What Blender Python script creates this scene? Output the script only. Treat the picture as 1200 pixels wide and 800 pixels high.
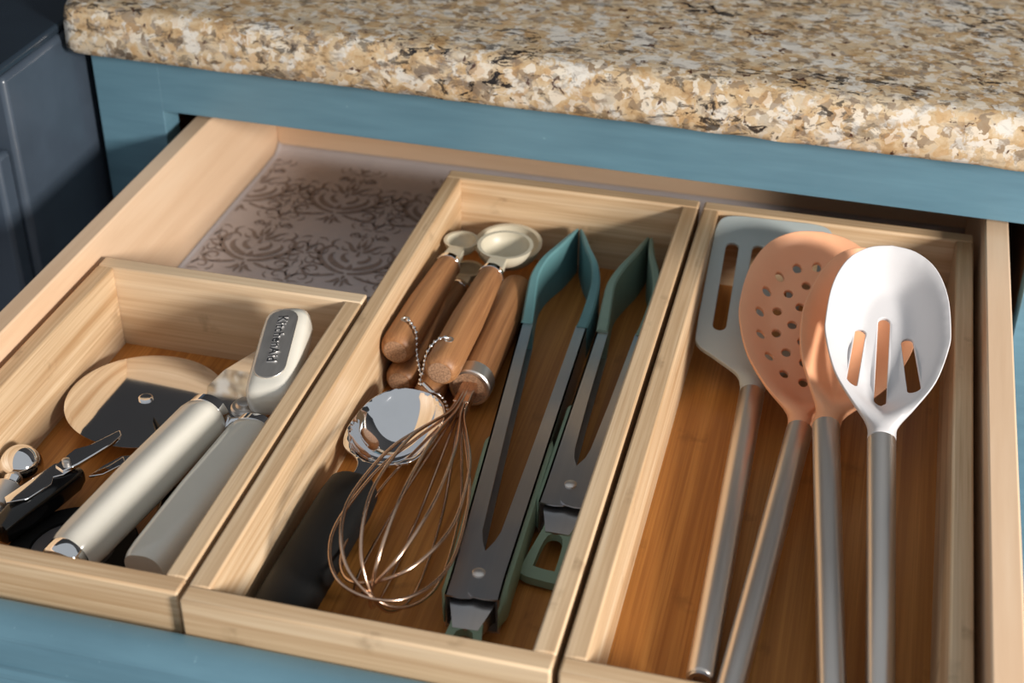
import bpy, bmesh, math, random
from mathutils import Vector, Matrix
from mathutils.geometry import delaunay_2d_cdt

for o in list(bpy.data.objects):
    bpy.data.objects.remove(o)
S = 0.01                                   # everything below is written in centimetres
PI = math.pi
scene = bpy.context.scene
COL = scene.collection
random.seed(4)

# ------------------------------------------------------------------ camera
CAM = Vector((23.73, -39.73, 47.96)); YAW, PITCH, ROLL, FPX = -0.2460, 0.5883, 0.0076, 1755.9
fw = Vector((math.sin(YAW)*math.cos(PITCH), math.cos(YAW)*math.cos(PITCH), -math.sin(PITCH)))
r0 = Vector((math.cos(YAW), -math.sin(YAW), 0)); u0 = r0.cross(fw)
rt = math.cos(ROLL)*r0 + math.sin(ROLL)*u0; up = -math.sin(ROLL)*r0 + math.cos(ROLL)*u0
cd = bpy.data.cameras.new('camera'); cam = bpy.data.objects.new('camera', cd); COL.objects.link(cam)
cd.sensor_width = 36; cd.lens = FPX*36/1200; cd.clip_start = 0.02; cd.clip_end = 30
cam.matrix_world = Matrix(((rt.x, up.x, -fw.x, CAM.x*S), (rt.y, up.y, -fw.y, CAM.y*S), (rt.z, up.z, -fw.z, CAM.z*S), (0, 0, 0, 1)))
cd.dof.use_dof = True; cd.dof.focus_distance = 0.73; cd.dof.aperture_fstop = 9
scene.camera = cam

def at(u, v, z):
    """pixel of the photograph -> point at height z (cm)"""
    d = rt*((u-600)/FPX) - up*((v-400)/FPX) + fw
    return CAM + d*((z-CAM.z)/d.z)

# ------------------------------------------------------------------ light
w = bpy.data.worlds.new('room_daylight'); scene.world = w; w.use_nodes = True
w.node_tree.nodes['Background'].inputs[0].default_value = (0.90, 0.95, 1.0, 1)
w.node_tree.nodes['Background'].inputs[1].default_value = 0.44
ld = bpy.data.lights.new('window_light', 'AREA'); ld.shape = 'RECTANGLE'; ld.size = 0.24; ld.size_y = 0.30
ld.energy = 50; ld.color = (1.0, 0.955, 0.90)
lo = bpy.data.objects.new('window_light', ld); COL.objects.link(lo)
LP = Vector((155, -68, 61)); lo.location = LP*S
lo.rotation_euler = (Vector((8, 22, 3))-LP).to_track_quat('-Z', 'Y').to_euler()
scene.view_settings.view_transform = 'Standard'; scene.view_settings.look = 'None'
scene.view_settings.gamma = 1; scene.view_settings.use_curve_mapping = False
scene.view_settings.exposure = 0.0

# ------------------------------------------------------------------ materials
def lin(r, g, b):
    f = lambda c: (c/12.92 if c <= .04045 else ((c+.055)/1.055)**2.4)
    return (f(r/255), f(g/255), f(b/255), 1)

class NT:
    def __init__(s, name):
        s.m = bpy.data.materials.new(name); s.m.use_nodes = True; s.t = s.m.node_tree
        s.b = s.t.nodes['Principled BSDF']
    def n(s, typ, **kw):
        nd = s.t.nodes.new(typ)
        for k, v in kw.items():
            if k.startswith('i_'): nd.inputs[int(k[2:]) if k[2:].isdigit() else k[2:].replace('_', ' ')].default_value = v
            else: setattr(nd, k, v)
        return nd
    def l(s, a, b): s.t.links.new(a, b)
    def coord(s, scale=(1, 1, 1), rot=(0, 0, 0)):
        tc = s.n('ShaderNodeTexCoord'); mp = s.n('ShaderNodeMapping')
        mp.inputs['Scale'].default_value = scale; mp.inputs['Rotation'].default_value = rot
        s.l(tc.outputs['Object'], mp.inputs['Vector']); return mp.outputs[0]
    def noise(s, vec, scale, detail=4, rough=.55, dist=0):
        nd = s.n('ShaderNodeTexNoise'); nd.inputs['Scale'].default_value = scale; nd.inputs['Detail'].default_value = detail
        nd.inputs['Roughness'].default_value = rough; nd.inputs['Distortion'].default_value = dist
        s.l(vec, nd.inputs['Vector']); return nd.outputs[0]
    def ramp(s, fac, stops, interp='LINEAR'):
        nd = s.n('ShaderNodeValToRGB'); cr = nd.color_ramp; cr.interpolation = interp
        while len(cr.elements) < len(stops): cr.elements.new(.5)
        for e, (p, c) in zip(cr.elements, stops): e.position = p; e.color = c if len(c) == 4 else (*c, 1)
        s.l(fac, nd.inputs[0]); return nd.outputs[0]
    def mix(s, fac, a, b, mode='MIX'):
        nd = s.n('ShaderNodeMix', data_type='RGBA', blend_type=mode)
        for i, v in ((0, fac), (6, a), (7, b)):
            if isinstance(v, (int, float, tuple)): nd.inputs[i].default_value = v
            else: s.l(v, nd.inputs[i])
        return nd.outputs[2]
    def math(s, op, a, b=None, c=None):
        nd = s.n('ShaderNodeMath', operation=op)
        for i, v in enumerate((a, b, c)):
            if v is None: continue
            if isinstance(v, (int, float)): nd.inputs[i].default_value = v
            else: s.l(v, nd.inputs[i])
        return nd.outputs[0]
    def bump(s, h, strength=.2, dist=.001):
        nd = s.n('ShaderNodeBump'); nd.inputs['Strength'].default_value = strength; nd.inputs['Distance'].default_value = dist
        s.l(h, nd.inputs['Height']); s.l(nd.outputs[0], s.b.inputs['Normal'])
    def set(s, col=None, rough=None, metal=None, **kw):
        for k, v in (('Base Color', col), ('Roughness', rough), ('Metallic', metal), *((k.replace('_', ' '), v) for k, v in kw.items())):
            if v is None: continue
            if isinstance(v, (int, float, tuple)): s.b.inputs[k].default_value = v
            else: s.l(v, s.b.inputs[k])
        return s.m

BW = (0, 0, 0, 1), (1, 1, 1, 1)

def wood(name, axis, base, dark, light, strip=0.0, knots=0.0, fine=1.0, rough=.5, streak=.5):
    """grain runs along axis (0 x, 1 y, 2 z); bamboo strips of width strip with darker culm nodes"""
    t = NT(name)
    sc = [90*fine]*3; sc[axis] = 3.0
    v = t.coord(tuple(sc)); g = t.noise(v, 1.0, 5, .65, .3)
    sc2 = [420*fine]*3; sc2[axis] = 9
    g2 = t.noise(t.coord(tuple(sc2)), 1.0, 3, .6)
    sc3 = [14]*3; sc3[axis] = 1.2
    g3 = t.noise(t.coord(tuple(sc3)), 1.0, 3, .5)
    c = t.ramp(g, [(.28, dark), (.52, base), (.75, light)])
    c = t.mix(t.math('MULTIPLY', t.ramp(g2, [(.44, BW[0]), (.66, BW[1])]), streak), c, dark)
    c = t.mix(t.math('MULTIPLY', t.ramp(g3, [(.35, BW[0]), (.7, BW[1])]), .45), c, light)
    if strip:
        sp = t.n('ShaderNodeSeparateXYZ'); t.l(t.coord(), sp.inputs[0])
        ax = [i for i in range(3) if i != axis]
        a1 = t.math('FLOOR', t.math('DIVIDE', sp.outputs[ax[0]], strip)); a2 = t.math('FLOOR', t.math('DIVIDE', sp.outputs[ax[1]], strip))
        cb = t.n('ShaderNodeCombineXYZ'); t.l(a1, cb.inputs[0]); t.l(a2, cb.inputs[1])
        wn = t.n('ShaderNodeTexWhiteNoise', noise_dimensions='3D'); t.l(cb.outputs[0], wn.inputs['Vector'])
        c = t.mix(t.math('MULTIPLY', wn.outputs['Value'], .35), c, dark)
        if knots:
            u = t.math('FRACT', t.math('ADD', t.math('DIVIDE', sp.outputs[axis], .21), t.math('MULTIPLY', wn.outputs['Value'], 7.3)))
            u = t.math('ADD', u, t.math('MULTIPLY', t.math('SUBTRACT', g, .5), .09))
            k = t.math('ABSOLUTE', t.math('SUBTRACT', u, .5))
            k = t.ramp(k, [(0, (1, 1, 1, 1)), (.012, (.8, .8, .8, 1)), (.035, (0, 0, 0, 1))])
            k = t.math('MULTIPLY', k, t.ramp(t.noise(t.coord((130, 130, 130)), 1, 2), [(.42, BW[0]), (.6, BW[1])]))
            c = t.mix(t.math('MULTIPLY', k, knots), c, tuple(x*.42 for x in dark[:3])+(1,))
    t.bump(g2, .12, .0006)
    return t.set(c, rough)

BL = [lin(219, 189, 151), lin(176, 136, 94), lin(233, 210, 178)]
bam = [wood('bamboo_%s' % 'xyz'[i], i, BL[0], BL[1], BL[2], .012, .35, 1.3, .48, .6) for i in range(3)]
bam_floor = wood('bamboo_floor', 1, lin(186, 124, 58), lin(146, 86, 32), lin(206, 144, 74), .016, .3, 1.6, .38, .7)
maple = [wood('maple_%s' % 'xyz'[i], i, lin(226, 192, 158), lin(212, 173, 136), lin(236, 208, 178), 0, 0, .55, .5, .15) for i in range(3)]
acacia = wood('acacia', 1, lin(160, 110, 68), lin(108, 66, 36), lin(192, 142, 96), 0, 0, 1.3, .5, .6)
walnut_cab = wood('cabinet_interior', 0, lin(130, 92, 62), lin(100, 66, 42), lin(150, 110, 78), 0, 0, .5, .6, .3)

def plain(name, col, rough=.5, metal=0.0, var=.06, nscale=60, bump=0, **kw):
    t = NT(name); v = t.coord(); n = t.noise(v, nscale, 3)
    c = t.mix(t.math('MULTIPLY', t.ramp(n, [(.35, BW[0]), (.7, BW[1])]), 1.0), tuple(x*(1-var) for x in col[:3])+(1,), tuple(min(1, x*(1+var)) for x in col[:3])+(1,))
    if bump: t.bump(t.noise(v, nscale*4, 4), bump, .001)
    return t.set(c, rough, metal, **kw)

blue = NT('blue_paint')
_v = blue.coord((1, 1, 1)); _n = blue.noise(blue.coord((18, 18, 160)), 1, 4)
_c = blue.mix(blue.ramp(_n, [(.3, BW[0]), (.7, BW[1])]), lin(90, 125, 141), lin(100, 137, 153))
_w = blue.ramp(blue.noise(_v, 220, 3), [(.72, BW[0]), (.76, BW[1])])
_c = blue.mix(blue.math('MULTIPLY', _w, .5), _c, lin(150, 185, 198))
blue.bump(_n, .1, .0008); blue = blue.set(_c, .38)

acacia_end = plain('acacia_end_grain', lin(166, 128, 98), .75, 0, .38, 1100, .3)
chrome = plain('chrome', (.86, .86, .87, 1), .05, 1, .02)
steel = NT('brushed_steel'); _n = steel.noise(steel.coord((500, 12, 500)), 1, 3)
steel = steel.set(steel.mix(_n, (.66, .61, .56, 1), (.78, .73, .68, 1)), steel.math('MULTIPLY_ADD', _n, .14, .30), 1.0)
dark_steel = NT('tong_steel'); _n = dark_steel.noise(dark_steel.coord((300, 8, 300)), 1, 3)
dark_steel = dark_steel.set(dark_steel.mix(dark_steel.ramp(dark_steel.noise(dark_steel.coord((20, 14, 20)), 1, 2), [(.38, BW[0]), (.62, BW[1])]), dark_steel.mix(_n, (.40, .43, .48, 1), (.50, .53, .57, 1)), dark_steel.mix(_n, (.66, .58, .51, 1), (.76, .68, .61, 1))), .33, 1.0)
copper = plain('copper_wire', (.68, .47, .34, 1), .22, 1, .04)
white_sil = plain('white_silicone', lin(208, 205, 205), .42, 0, .01)
orange_sil = plain('peach_silicone', lin(240, 176, 134), .45, 0, .02)
grey_sil = plain('grey_blue_silicone', lin(184, 192, 190), .5, 0, .02)
teal_sil = plain('teal_silicone', lin(90, 132, 135), .5, 0, .03)
sage_sil = plain('sage_silicone', lin(126, 150, 136), .5, 0, .03)
grip_green = plain('grip_green', lin(132, 152, 128), .55, 0, .03)
black_rub = plain('black_rubber', lin(20, 20, 20), .55, 0, .1, Specular_IOR_Level=.25)
black_gloss = plain('black_gloss', lin(16, 16, 17), .15, 0, .05)
grey_plastic = plain('grey_plastic', lin(96, 92, 92), .5, 0, .05)
beige = plain('beige_plastic', lin(200, 190, 167), .4, 0, .02)
pearl = plain('pearl_plastic', lin(226, 220, 206), .18, 0, .015, Coat_Weight=.5, Coat_Roughness=.08)
liner_m = plain('liner_paper', lin(200, 192, 192), .6, 0, .02)
print_m = plain('liner_print', lin(150, 136, 130), .6, 0, .12, 300)
slate = plain('slate_enamel', lin(66, 76, 88), .28, 0, .08, 40)
glass_black = plain('dark_cooktop', lin(40, 50, 60), .12, 0, .06, 25)
void = plain('black_trim', lin(12, 12, 13), .5, 0, .1)
wall_m = plain('dark_wall_paint', lin(50, 49, 50), .8, 0, .04, 8)
floor_m = plain('grey_floor', lin(150, 150, 156), .5, 0, .08, 14)

def granite():
    t = NT('granite'); v = t.coord((1, 1, 1))
    nz = t.n('ShaderNodeTexNoise'); nz.inputs['Scale'].default_value = 130; nz.inputs['Detail'].default_value = 5; t.l(v, nz.inputs['Vector'])
    sc = t.n('ShaderNodeVectorMath', operation='SCALE'); sc.inputs['Scale'].default_value = .011; t.l(nz.outputs['Color'], sc.inputs[0])
    dv = t.n('ShaderNodeVectorMath', operation='ADD'); t.l(v, dv.inputs[0]); t.l(sc.outputs[0], dv.inputs[1]); v2 = dv.outputs[0]
    c = t.ramp(t.noise(v2, 70, 6, .65), [(.30, lin(146, 114, 78)), (.42, lin(186, 156, 116)), (.54, lin(204, 182, 150)), (.68, lin(186, 174, 156))])
    def cry(scale, ch, lo, hi, col, amt, cc):
        vo = t.n('ShaderNodeTexVoronoi', feature='F1'); vo.inputs['Scale'].default_value = scale; t.l(v2, vo.inputs['Vector'])
        sp = t.n('ShaderNodeSeparateColor'); t.l(vo.outputs['Color'], sp.inputs[0])
        return t.mix(t.math('MULTIPLY', t.ramp(sp.outputs[ch], [(lo, BW[0]), (hi, BW[1])]), amt), cc, col)
    c = cry(230, 0, .72, .80, lin(222, 212, 196), .75, c)
    c = cry(230, 1, .80, .86, lin(128, 108, 88), .7, c)
    c = cry(190, 2, .80, .86, lin(190, 146, 92), .35, c)
    c = t.mix(t.ramp(t.noise(v2, 62, 5, .62), [(.55, BW[0]), (.61, (.92, .92, .92, 1))]), c, lin(216, 210, 200))
    big = t.ramp(t.noise(t.coord((9, 16, 16), (0, 0, .2)), 1, 3), [(.35, BW[0]), (.65, BW[1])])
    g = t.ramp(t.noise(t.coord((70, 130, 130), (0, 0, .25)), 1, 6, .7, .5), [(.53, BW[0]), (.62, BW[1])])
    c = t.mix(t.math('MULTIPLY', g, t.math('MULTIPLY_ADD', big, .5, .25)), c, lin(104, 90, 80))
    d = t.noise(t.coord((75, 130, 130), (0, 0, .3)), 1.1, 7, .72, .7)
    dm = t.math('MULTIPLY', t.ramp(d, [(.545, BW[0]), (.58, BW[1])]), t.math('MULTIPLY_ADD', big, .85, .15))
    c = t.mix(dm, c, lin(34, 29, 28))
    d2 = t.ramp(t.noise(v2, 150, 3, .5), [(.665, BW[0]), (.70, BW[1])])
    c = t.mix(t.math('MULTIPLY', d2, .9), c, lin(66, 36, 28))
    t.bump(t.noise(v, 300, 3), .05, .0005)
    return t.set(c, .22)
granite_m = granite()

# ------------------------------------------------------------------ mesh helpers
def mesh_obj(name, verts, faces, mat, parent=None, smooth=False, bevel=0, seg=2, sharp=38, off=None, mod=None):
    me = bpy.data.meshes.new(name)
    o_ = off or Vector((0, 0, 0))
    me.from_pydata([((v[0]-o_[0])*S, (v[1]-o_[1])*S, (v[2]-o_[2])*S) for v in verts], [], faces)
    bm = bmesh.new(); bm.from_mesh(me); bmesh.ops.recalc_face_normals(bm, faces=bm.faces); bm.to_mesh(me); bm.free()
    me.materials.append(mat)
    if smooth:
        me.polygons.foreach_set('use_smooth', [True]*len(me.polygons)); me.set_sharp_from_angle(angle=math.radians(sharp))
    ob = bpy.data.objects.new(name, me); COL.objects.link(ob)
    if parent: ob.parent = parent
    if mod: mod(ob)
    if bevel:
        b = ob.modifiers.new('bevel', 'BEVEL'); b.width = bevel*S; b.segments = seg; b.limit_method = 'ANGLE'; b.angle_limit = math.radians(40)
        b.harden_normals = False
        me.polygons.foreach_set('use_smooth', [True]*len(me.polygons))
        if not smooth: me.set_sharp_from_angle(angle=math.radians(30))
    return ob

def tag(o, label, cat, group=None, kind=None):
    o['label'] = label; o['category'] = cat
    if group: o['group'] = group
    if kind: o['kind'] = kind
    return o

def thing(name, label, cat, loc=(0, 0, 0), group=None, kind=None):
    o = bpy.data.objects.new(name, None); COL.objects.link(o); o.empty_display_size = .02
    o.location = Vector(loc)*S
    return tag(o, label, cat, group, kind)

def box(name, x0, x1, y0, y1, z0, z1, mat, parent=None, bevel=.12, off=None):
    v = [(x, y, z) for x in (x0, x1) for y in (y0, y1) for z in (z0, z1)]
    f = [(0, 1, 3, 2), (4, 6, 7, 5), (0, 4, 5, 1), (2, 3, 7, 6), (0, 2, 6, 4), (1, 5, 7, 3)]
    return mesh_obj(name, v, f, mat, parent, bevel=bevel, off=off)

def place(root, A, B, roll=0.0, upv=(0, 0, 1)):
    """local +y runs from A to B, origin at A, local z as near to upv as can be"""
    A = Vector(A); B = Vector(B); y = (B-A).normalized(); x = y.cross(Vector(upv)).normalized(); z = x.cross(y)
    q = Matrix.Rotation(roll, 3, y); x = q @ x; z = q @ z
    root.matrix_world = Matrix(((x.x, y.x, z.x, A.x*S), (x.y, y.y, z.y, A.y*S), (x.z, y.z, z.z, A.z*S), (0, 0, 0, 1)))
    return (B-A).length

def rings(sections, close=True, cap=True):
    """list of equal-length loops -> verts, faces"""
    n = len(sections[0]); V = [p for s in sections for p in s]; F = []
    for i in range(len(sections)-1):
        for j in range(n if close else n-1):
            k = (j+1) % n
            F.append((i*n+j, i*n+k, (i+1)*n+k, (i+1)*n+j))
    if cap:
        F.append(tuple(range(n))); F.append(tuple((len(sections)-1)*n+j for j in range(n)))
    return V, F

def lathe(prof, n=28, axis='y', c=(0, 0, 0), sx=1.0, sz=1.0):
    """prof: (position along the axis, radius)"""
    sec = []
    for p, r in prof:
        r = max(r, .002)
        if axis == 'y': sec.append([(c[0]+r*sx*math.cos(2*PI*j/n), c[1]+p, c[2]+r*sz*math.sin(2*PI*j/n)) for j in range(n)])
        elif axis == 'z': sec.append([(c[0]+r*sx*math.cos(2*PI*j/n), c[1]+r*sz*math.sin(2*PI*j/n), c[2]+p) for j in range(n)])
        else: sec.append([(c[0]+p, c[1]+r*sx*math.cos(2*PI*j/n), c[2]+r*sz*math.sin(2*PI*j/n)) for j in range(n)])
    return rings(sec)

def squircle(prof, n=40, e=3.0):
    """prof: (y, half width, half height, z centre) -> rounded bar along y"""
    sec = []
    for y, a, b, zc in prof:
        s = []
        for j in range(n):
            t = 2*PI*j/n; c_, s_ = math.cos(t), math.sin(t)
            s.append((a*math.copysign(abs(c_)**(2/e), c_), y, zc+b*math.copysign(abs(s_)**(2/e), s_)))
        sec.append(s)
    return rings(sec)

def tube(pts, r, n=8, closed=False):
    P = [Vector(p) for p in pts]; m = len(P); sec = []; prev = None
    for i in range(m):
        if closed: t = (P[(i+1) % m]-P[i-1]).normalized()
        else: t = (P[min(i+1, m-1)]-P[max(i-1, 0)]).normalized()
        if prev is None: prev = t.orthogonal().normalized()
        prev = (prev-t*prev.dot(t)).normalized(); b = t.cross(prev)
        rr = r[i] if isinstance(r, (list, tuple)) else r
        sec.append([P[i]+prev*rr*math.cos(2*PI*j/n)+b*rr*math.sin(2*PI*j/n) for j in range(n)])
    if closed:
        V, F = rings(sec, cap=False); k = (m-1)*n
        best = min(range(n), key=lambda q: (sec[-1][0]-sec[0][q]).length)
        for j in range(n): F.append((k+j, k+(j+1) % n, (j+1+best) % n, (j+best) % n))
        return V, F
    return rings(sec)

def joinm(*parts):
    V = []; F = []
    for v, f in parts:
        k = len(V); V += list(v); F += [tuple(i+k for i in q) for q in f]
    return V, F

def spline(pts, n=12, closed=False):
    """Catmull-Rom through points of any dimension"""
    P = [Vector(p) for p in pts]; m = len(P); out = []
    for i in range(m if closed else m-1):
        if closed: a, b, c, d = P[i-1], P[i], P[(i+1) % m], P[(i+2) % m]
        else: a, b, c, d = P[max(i-1, 0)], P[i], P[i+1], P[min(i+2, m-1)]
        for k in range(n):
            t = k/n
            out.append(.5*((2*b)+(c-a)*t+(2*a-5*b+4*c-d)*t*t+(3*b-a-3*c+d)*t**3))
    if not closed: out.append(P[-1])
    return out

def inpoly(x, y, poly):
    r = False; j = len(poly)-1
    for i in range(len(poly)):
        xi, yi = poly[i][0], poly[i][1]; xj, yj = poly[j][0], poly[j][1]
        if (yi > y) != (yj > y) and x < (xj-xi)*(y-yi)/(yj-yi)+xi: r = not r
        j = i
    return r

def pdist(x, y, poly):
    d = 1e9; n = len(poly)
    for i in range(n):
        ax, ay = poly[i][0], poly[i][1]; bx, by = poly[(i+1) % n][0], poly[(i+1) % n][1]
        dx, dy = bx-ax, by-ay; L = dx*dx+dy*dy
        t = 0 if L == 0 else max(0, min(1, ((x-ax)*dx+(y-ay)*dy)/L))
        d = min(d, math.hypot(x-ax-t*dx, y-ay-t*dy))
    return d

def sheet(outline, holes, zf, th, grid=.4):
    """solid sheet with holes: outline and holes in (x, y), top surface z = zf(x, y), thickness th (number or function)"""
    pts = [Vector((p[0], p[1])) for p in outline]; edges = [(i, (i+1) % len(outline)) for i in range(len(outline))]
    for h in holes:
        k = len(pts); pts += [Vector((p[0], p[1])) for p in h]; edges += [(k+i, k+(i+1) % len(h)) for i in range(len(h))]
    xs = [p[0] for p in outline]; ys = [p[1] for p in outline]
    y = min(ys)+grid/2; row = 0
    while y < max(ys):
        x = min(xs)+grid/2+(row % 2)*grid/2
        while x < max(xs):
            if inpoly(x, y, outline) and pdist(x, y, outline) > grid*.35 and not any(inpoly(x, y, h) or pdist(x, y, h) < grid*.3 for h in holes):
                pts.append(Vector((x, y)))
            x += grid
        y += grid*.87; row += 1
    V2, _, F2, _, _, _ = delaunay_2d_cdt(pts, edges, [], 0, 1e-5)
    F = []
    for f in F2:
        cx = sum(V2[i].x for i in f)/len(f); cy = sum(V2[i].y for i in f)/len(f)
        if inpoly(cx, cy, outline) and not any(inpoly(cx, cy, h) for h in holes): F.append(tuple(f))
    used = sorted({i for f in F for i in f}); mp = {a: b for b, a in enumerate(used)}; n = len(used)
    V = []
    for i in used: V.append((V2[i].x, V2[i].y, zf(V2[i].x, V2[i].y)))
    for i in used: V.append((V2[i].x, V2[i].y, zf(V2[i].x, V2[i].y)-(th(V2[i].x, V2[i].y) if callable(th) else th)))
    FF = []; cnt = {}
    for f in F:
        g = tuple(mp[i] for i in f); FF.append(g); FF.append(tuple(i+n for i in reversed(g)))
        for a, b in zip(g, g[1:]+g[:1]): cnt[(a, b)] = 1
    for (a, b) in list(cnt):
        if (b, a) not in cnt: FF.append((b, a, a+n, b+n))
    return V, FF

def slot(cx, cy, wd, ln, n=8, ang=0.0):
    """rounded slot outline centred at cx, cy, long in y, turned by ang"""
    r = wd/2; h = ln/2-r; out = []
    for k in range(n+1): a = PI*k/n; out.append((r*math.cos(a), h+r*math.sin(a)))
    for k in range(n+1): a = PI+PI*k/n; out.append((r*math.cos(a), -h+r*math.sin(a)))
    c, s = math.cos(ang), math.sin(ang)
    return [(cx+x*c-y*s, cy+x*s+y*c) for x, y in out]

def sstep(t):
    t = max(0.0, min(1.0, t)); return t*t*(3-2*t)

def text_mesh(body, size, ext):
    cu = bpy.data.curves.new('lettering', 'FONT'); cu.body = body; cu.size = size*S; cu.extrude = ext*S; cu.align_x = 'CENTER'; cu.align_y = 'CENTER'
    cu.offset = .012*S; cu.space_character = 1.05
    ob = bpy.data.objects.new('lettering', cu); COL.objects.link(ob)
    bpy.context.view_layer.update()
    me = bpy.data.meshes.new_from_object(ob.evaluated_get(bpy.context.evaluated_depsgraph_get()))
    bpy.data.objects.remove(ob); bpy.data.curves.remove(cu)
    return me

# ------------------------------------------------------------------ the setting
def struct(o, label, cat):
    o['kind'] = 'structure'; o['label'] = label; o['category'] = cat; return o
struct(box('floor', -300, 300, -300, 110, -92, -88, floor_m, bevel=0), 'plain grey kitchen floor below the blue cabinet', 'floor')
struct(box('wall_back', -300, 300, 106, 112, -88, 170, wall_m, bevel=0), 'dark painted wall behind the granite counter', 'wall')

# ------------------------------------------------------------------ cabinet
cb = thing('base_cabinet', 'blue painted base cabinet with face frame around the open drawer', 'cabinet', (7.9, 37.4, -88))
cl = Vector((7.9, 37.4, -88))
box('stile', -22.4, -18.0, 37.4, 39.3, -78, 12.15, blue, cb, .03, cl)
box('stile', 34.2, 38.4, 37.4, 39.3, -78, 11.74, blue, cb, .03, cl)
tr_ = box('top_rail', -18.02, 34.22, 37.4, 39.3, 8.2, 12.32, blue, cb, .03, cl)
for v in tr_.data.vertices: v.co.z -= .0105*(v.co.x+.259)
box('lower_rail', -18.02, 34.22, 37.42, 39.3, -10.5, -6.3, blue, cb, .08, cl)
d_ = box('door_panel', -19.4, 35.4, 35.4, 37.36, -76, -8.8, blue, cb, .25, cl)
box('side_panel', -22.3, -20.6, 39.3, 100, -88, 12.1, walnut_cab, cb, 0, cl)
box('side_panel', 36.6, 38.3, 39.3, 100, -88, 11.7, walnut_cab, cb, 0, cl)
box('back_panel', -20.6, 36.6, 98.5, 100, -78, 11.7, walnut_cab, cb, 0, cl)
box('bottom_panel', -20.6, 36.6, 39.3, 98.5, -78, -76, walnut_cab, cb, 0, cl)
box('toe_kick', -20.6, 36.6, 44, 46, -88, -78, blue, cb, 0, cl)
for x0, x1 in ((-20.6, -18.4), (34.3, 36.6)):
    box('runner_spacer', x0, x1, 39.3, 90, -3.2, 4.2, walnut_cab, cb, 0, cl)

# ------------------------------------------------------------------ countertop, eased irregular front edge
def make_counter():
    x0, x1, yf, yb, zb, zt = -23.0, 62.0, 34.9, 99.5, 12.15, 15.2
    # front edge profile (y offset from yf, z), from underside to top
    prof = [(1.2, zb), (.5, zb+.02), (.16, zb+.14), (.03, zb+.45), (0, zb+.95), (.05, zb+1.5), (.13, zb+2.05), (.27, zb+2.5), (.55, zb+2.84), (1.0, zb+3.0), (1.7, zt)]
    n = 190; sec = []
    rnd = random.Random(3); ph = [(rnd.uniform(0, 6.28), rnd.uniform(.25, 1.6), rnd.uniform(.005, .02)) for _ in range(9)]
    for i in range(n+1):
        x = x0+(x1-x0)*(i/n)
        s = []
        dx = x-x0; corner = max(0, 1.1-dx); cy = 1.1-math.sqrt(max(0, 1.1**2-corner**2))     # rounded plan corner
        endr = max(0, .3-dx)
        for k, (py, pz) in enumerate(prof):
            wv = sum(a*math.sin(f*x*(1+.13*k)+p+k*.9) for p, f, a in ph)*(1 if 1 < k < 9 else .25)
            s.append((x, yf+py+cy+wv, pz+(wv*.5 if k > 1 else 0)))
        s.append((x, yb, zt)); s.append((x, yb, zb))
        sec.append(s)
    V, F = rings(sec); V = [(max(x, -22.85), y, z+.2-.0105*(x+18)) for x, y, z in V]
    return mesh_obj('countertop', V, F, granite_m, smooth=True, sharp=60)
tag(make_counter(), 'speckled beige and black granite countertop above the blue cabinet', 'countertop')

# ------------------------------------------------------------------ range at the left
rl = Vector((-60, 45, -88))
rg = thing('kitchen_range', 'dark slate kitchen range standing beside the blue cabinet', 'range', rl)
box('body', -98, -23.05, 28.9, 98, -84, 13.4, slate, rg, .35, rl)
box('oven_door', -98, -23.5, 27.5, 28.95, -60, 9.0, slate, rg, .3, rl)
box('cooktop', -98, -23.2, 28.5, 98, 13.4, 14.0, glass_black, rg, .2, rl)
box('base_plinth', -96, -26, 33, 97, -88, -84, void, rg, 0, rl)
hb = mesh_obj('handle', *tube([(-97, 24.8, 4.6), (-60, 24.8, 4.6), (-26.2, 24.8, 4.6)], 1.0, 16), slate, rg, True, off=rl)
box('handle_bracket', -27.2, -25.0, 24.2, 27.6, 3.4, 5.9, slate, hb, .4, rl)
box('handle_bracket', -97, -95, 24.2, 27.6, 3.4, 5.9, slate, hb, .4, rl)

# ------------------------------------------------------------------ drawer
DL, DR, DB = -15.85, 31.45, 49.4
dl = Vector((7.8, 24, -1.6))
dr = thing('drawer', 'open wooden drawer with blue painted front pulled out of the cabinet', 'drawer', dl)
box('side_panel', DL-1.12, DL, -.1, DB+1.1, -1.6, 7.0, maple[1], dr, .1, dl)
box('side_panel', DR, DR+1.3, -.1, DB+1.1, -1.6, 7.0, maple[1], dr, .1, dl)
box('back_panel', DL, DR, DB, DB+1.1, -1.6, 7.0, maple[0], dr, .06, dl)
box('bottom_panel', DL, DR, -.1, DB, -1.0, -.06, maple[0], dr, 0, dl)
fp = [(-.12, -9), (-.12, 4.05), (-.5, 4.3), (-1.5, 4.22), (-2.1, 3.85), (-2.25, 3.3), (-2.25, 2.4), (-2.6, 2.2), (-2.7, 1.9), (-2.7, -9)]
V, F = rings([[(x, y, z) for y, z in fp] for x in (-19.4, 35.4)])
mesh_obj('drawer_front', V, F, blue, dr, True, bevel=.1, off=dl)
for x0, x1, nm in ((DL-1.9, DL-1.1, 'slide'), (DR+1.28, DR+2.1, 'slide')):
    box(nm, x0, x1, 2, 60, -.4, 2.2, steel, dr, .1, dl)

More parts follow.
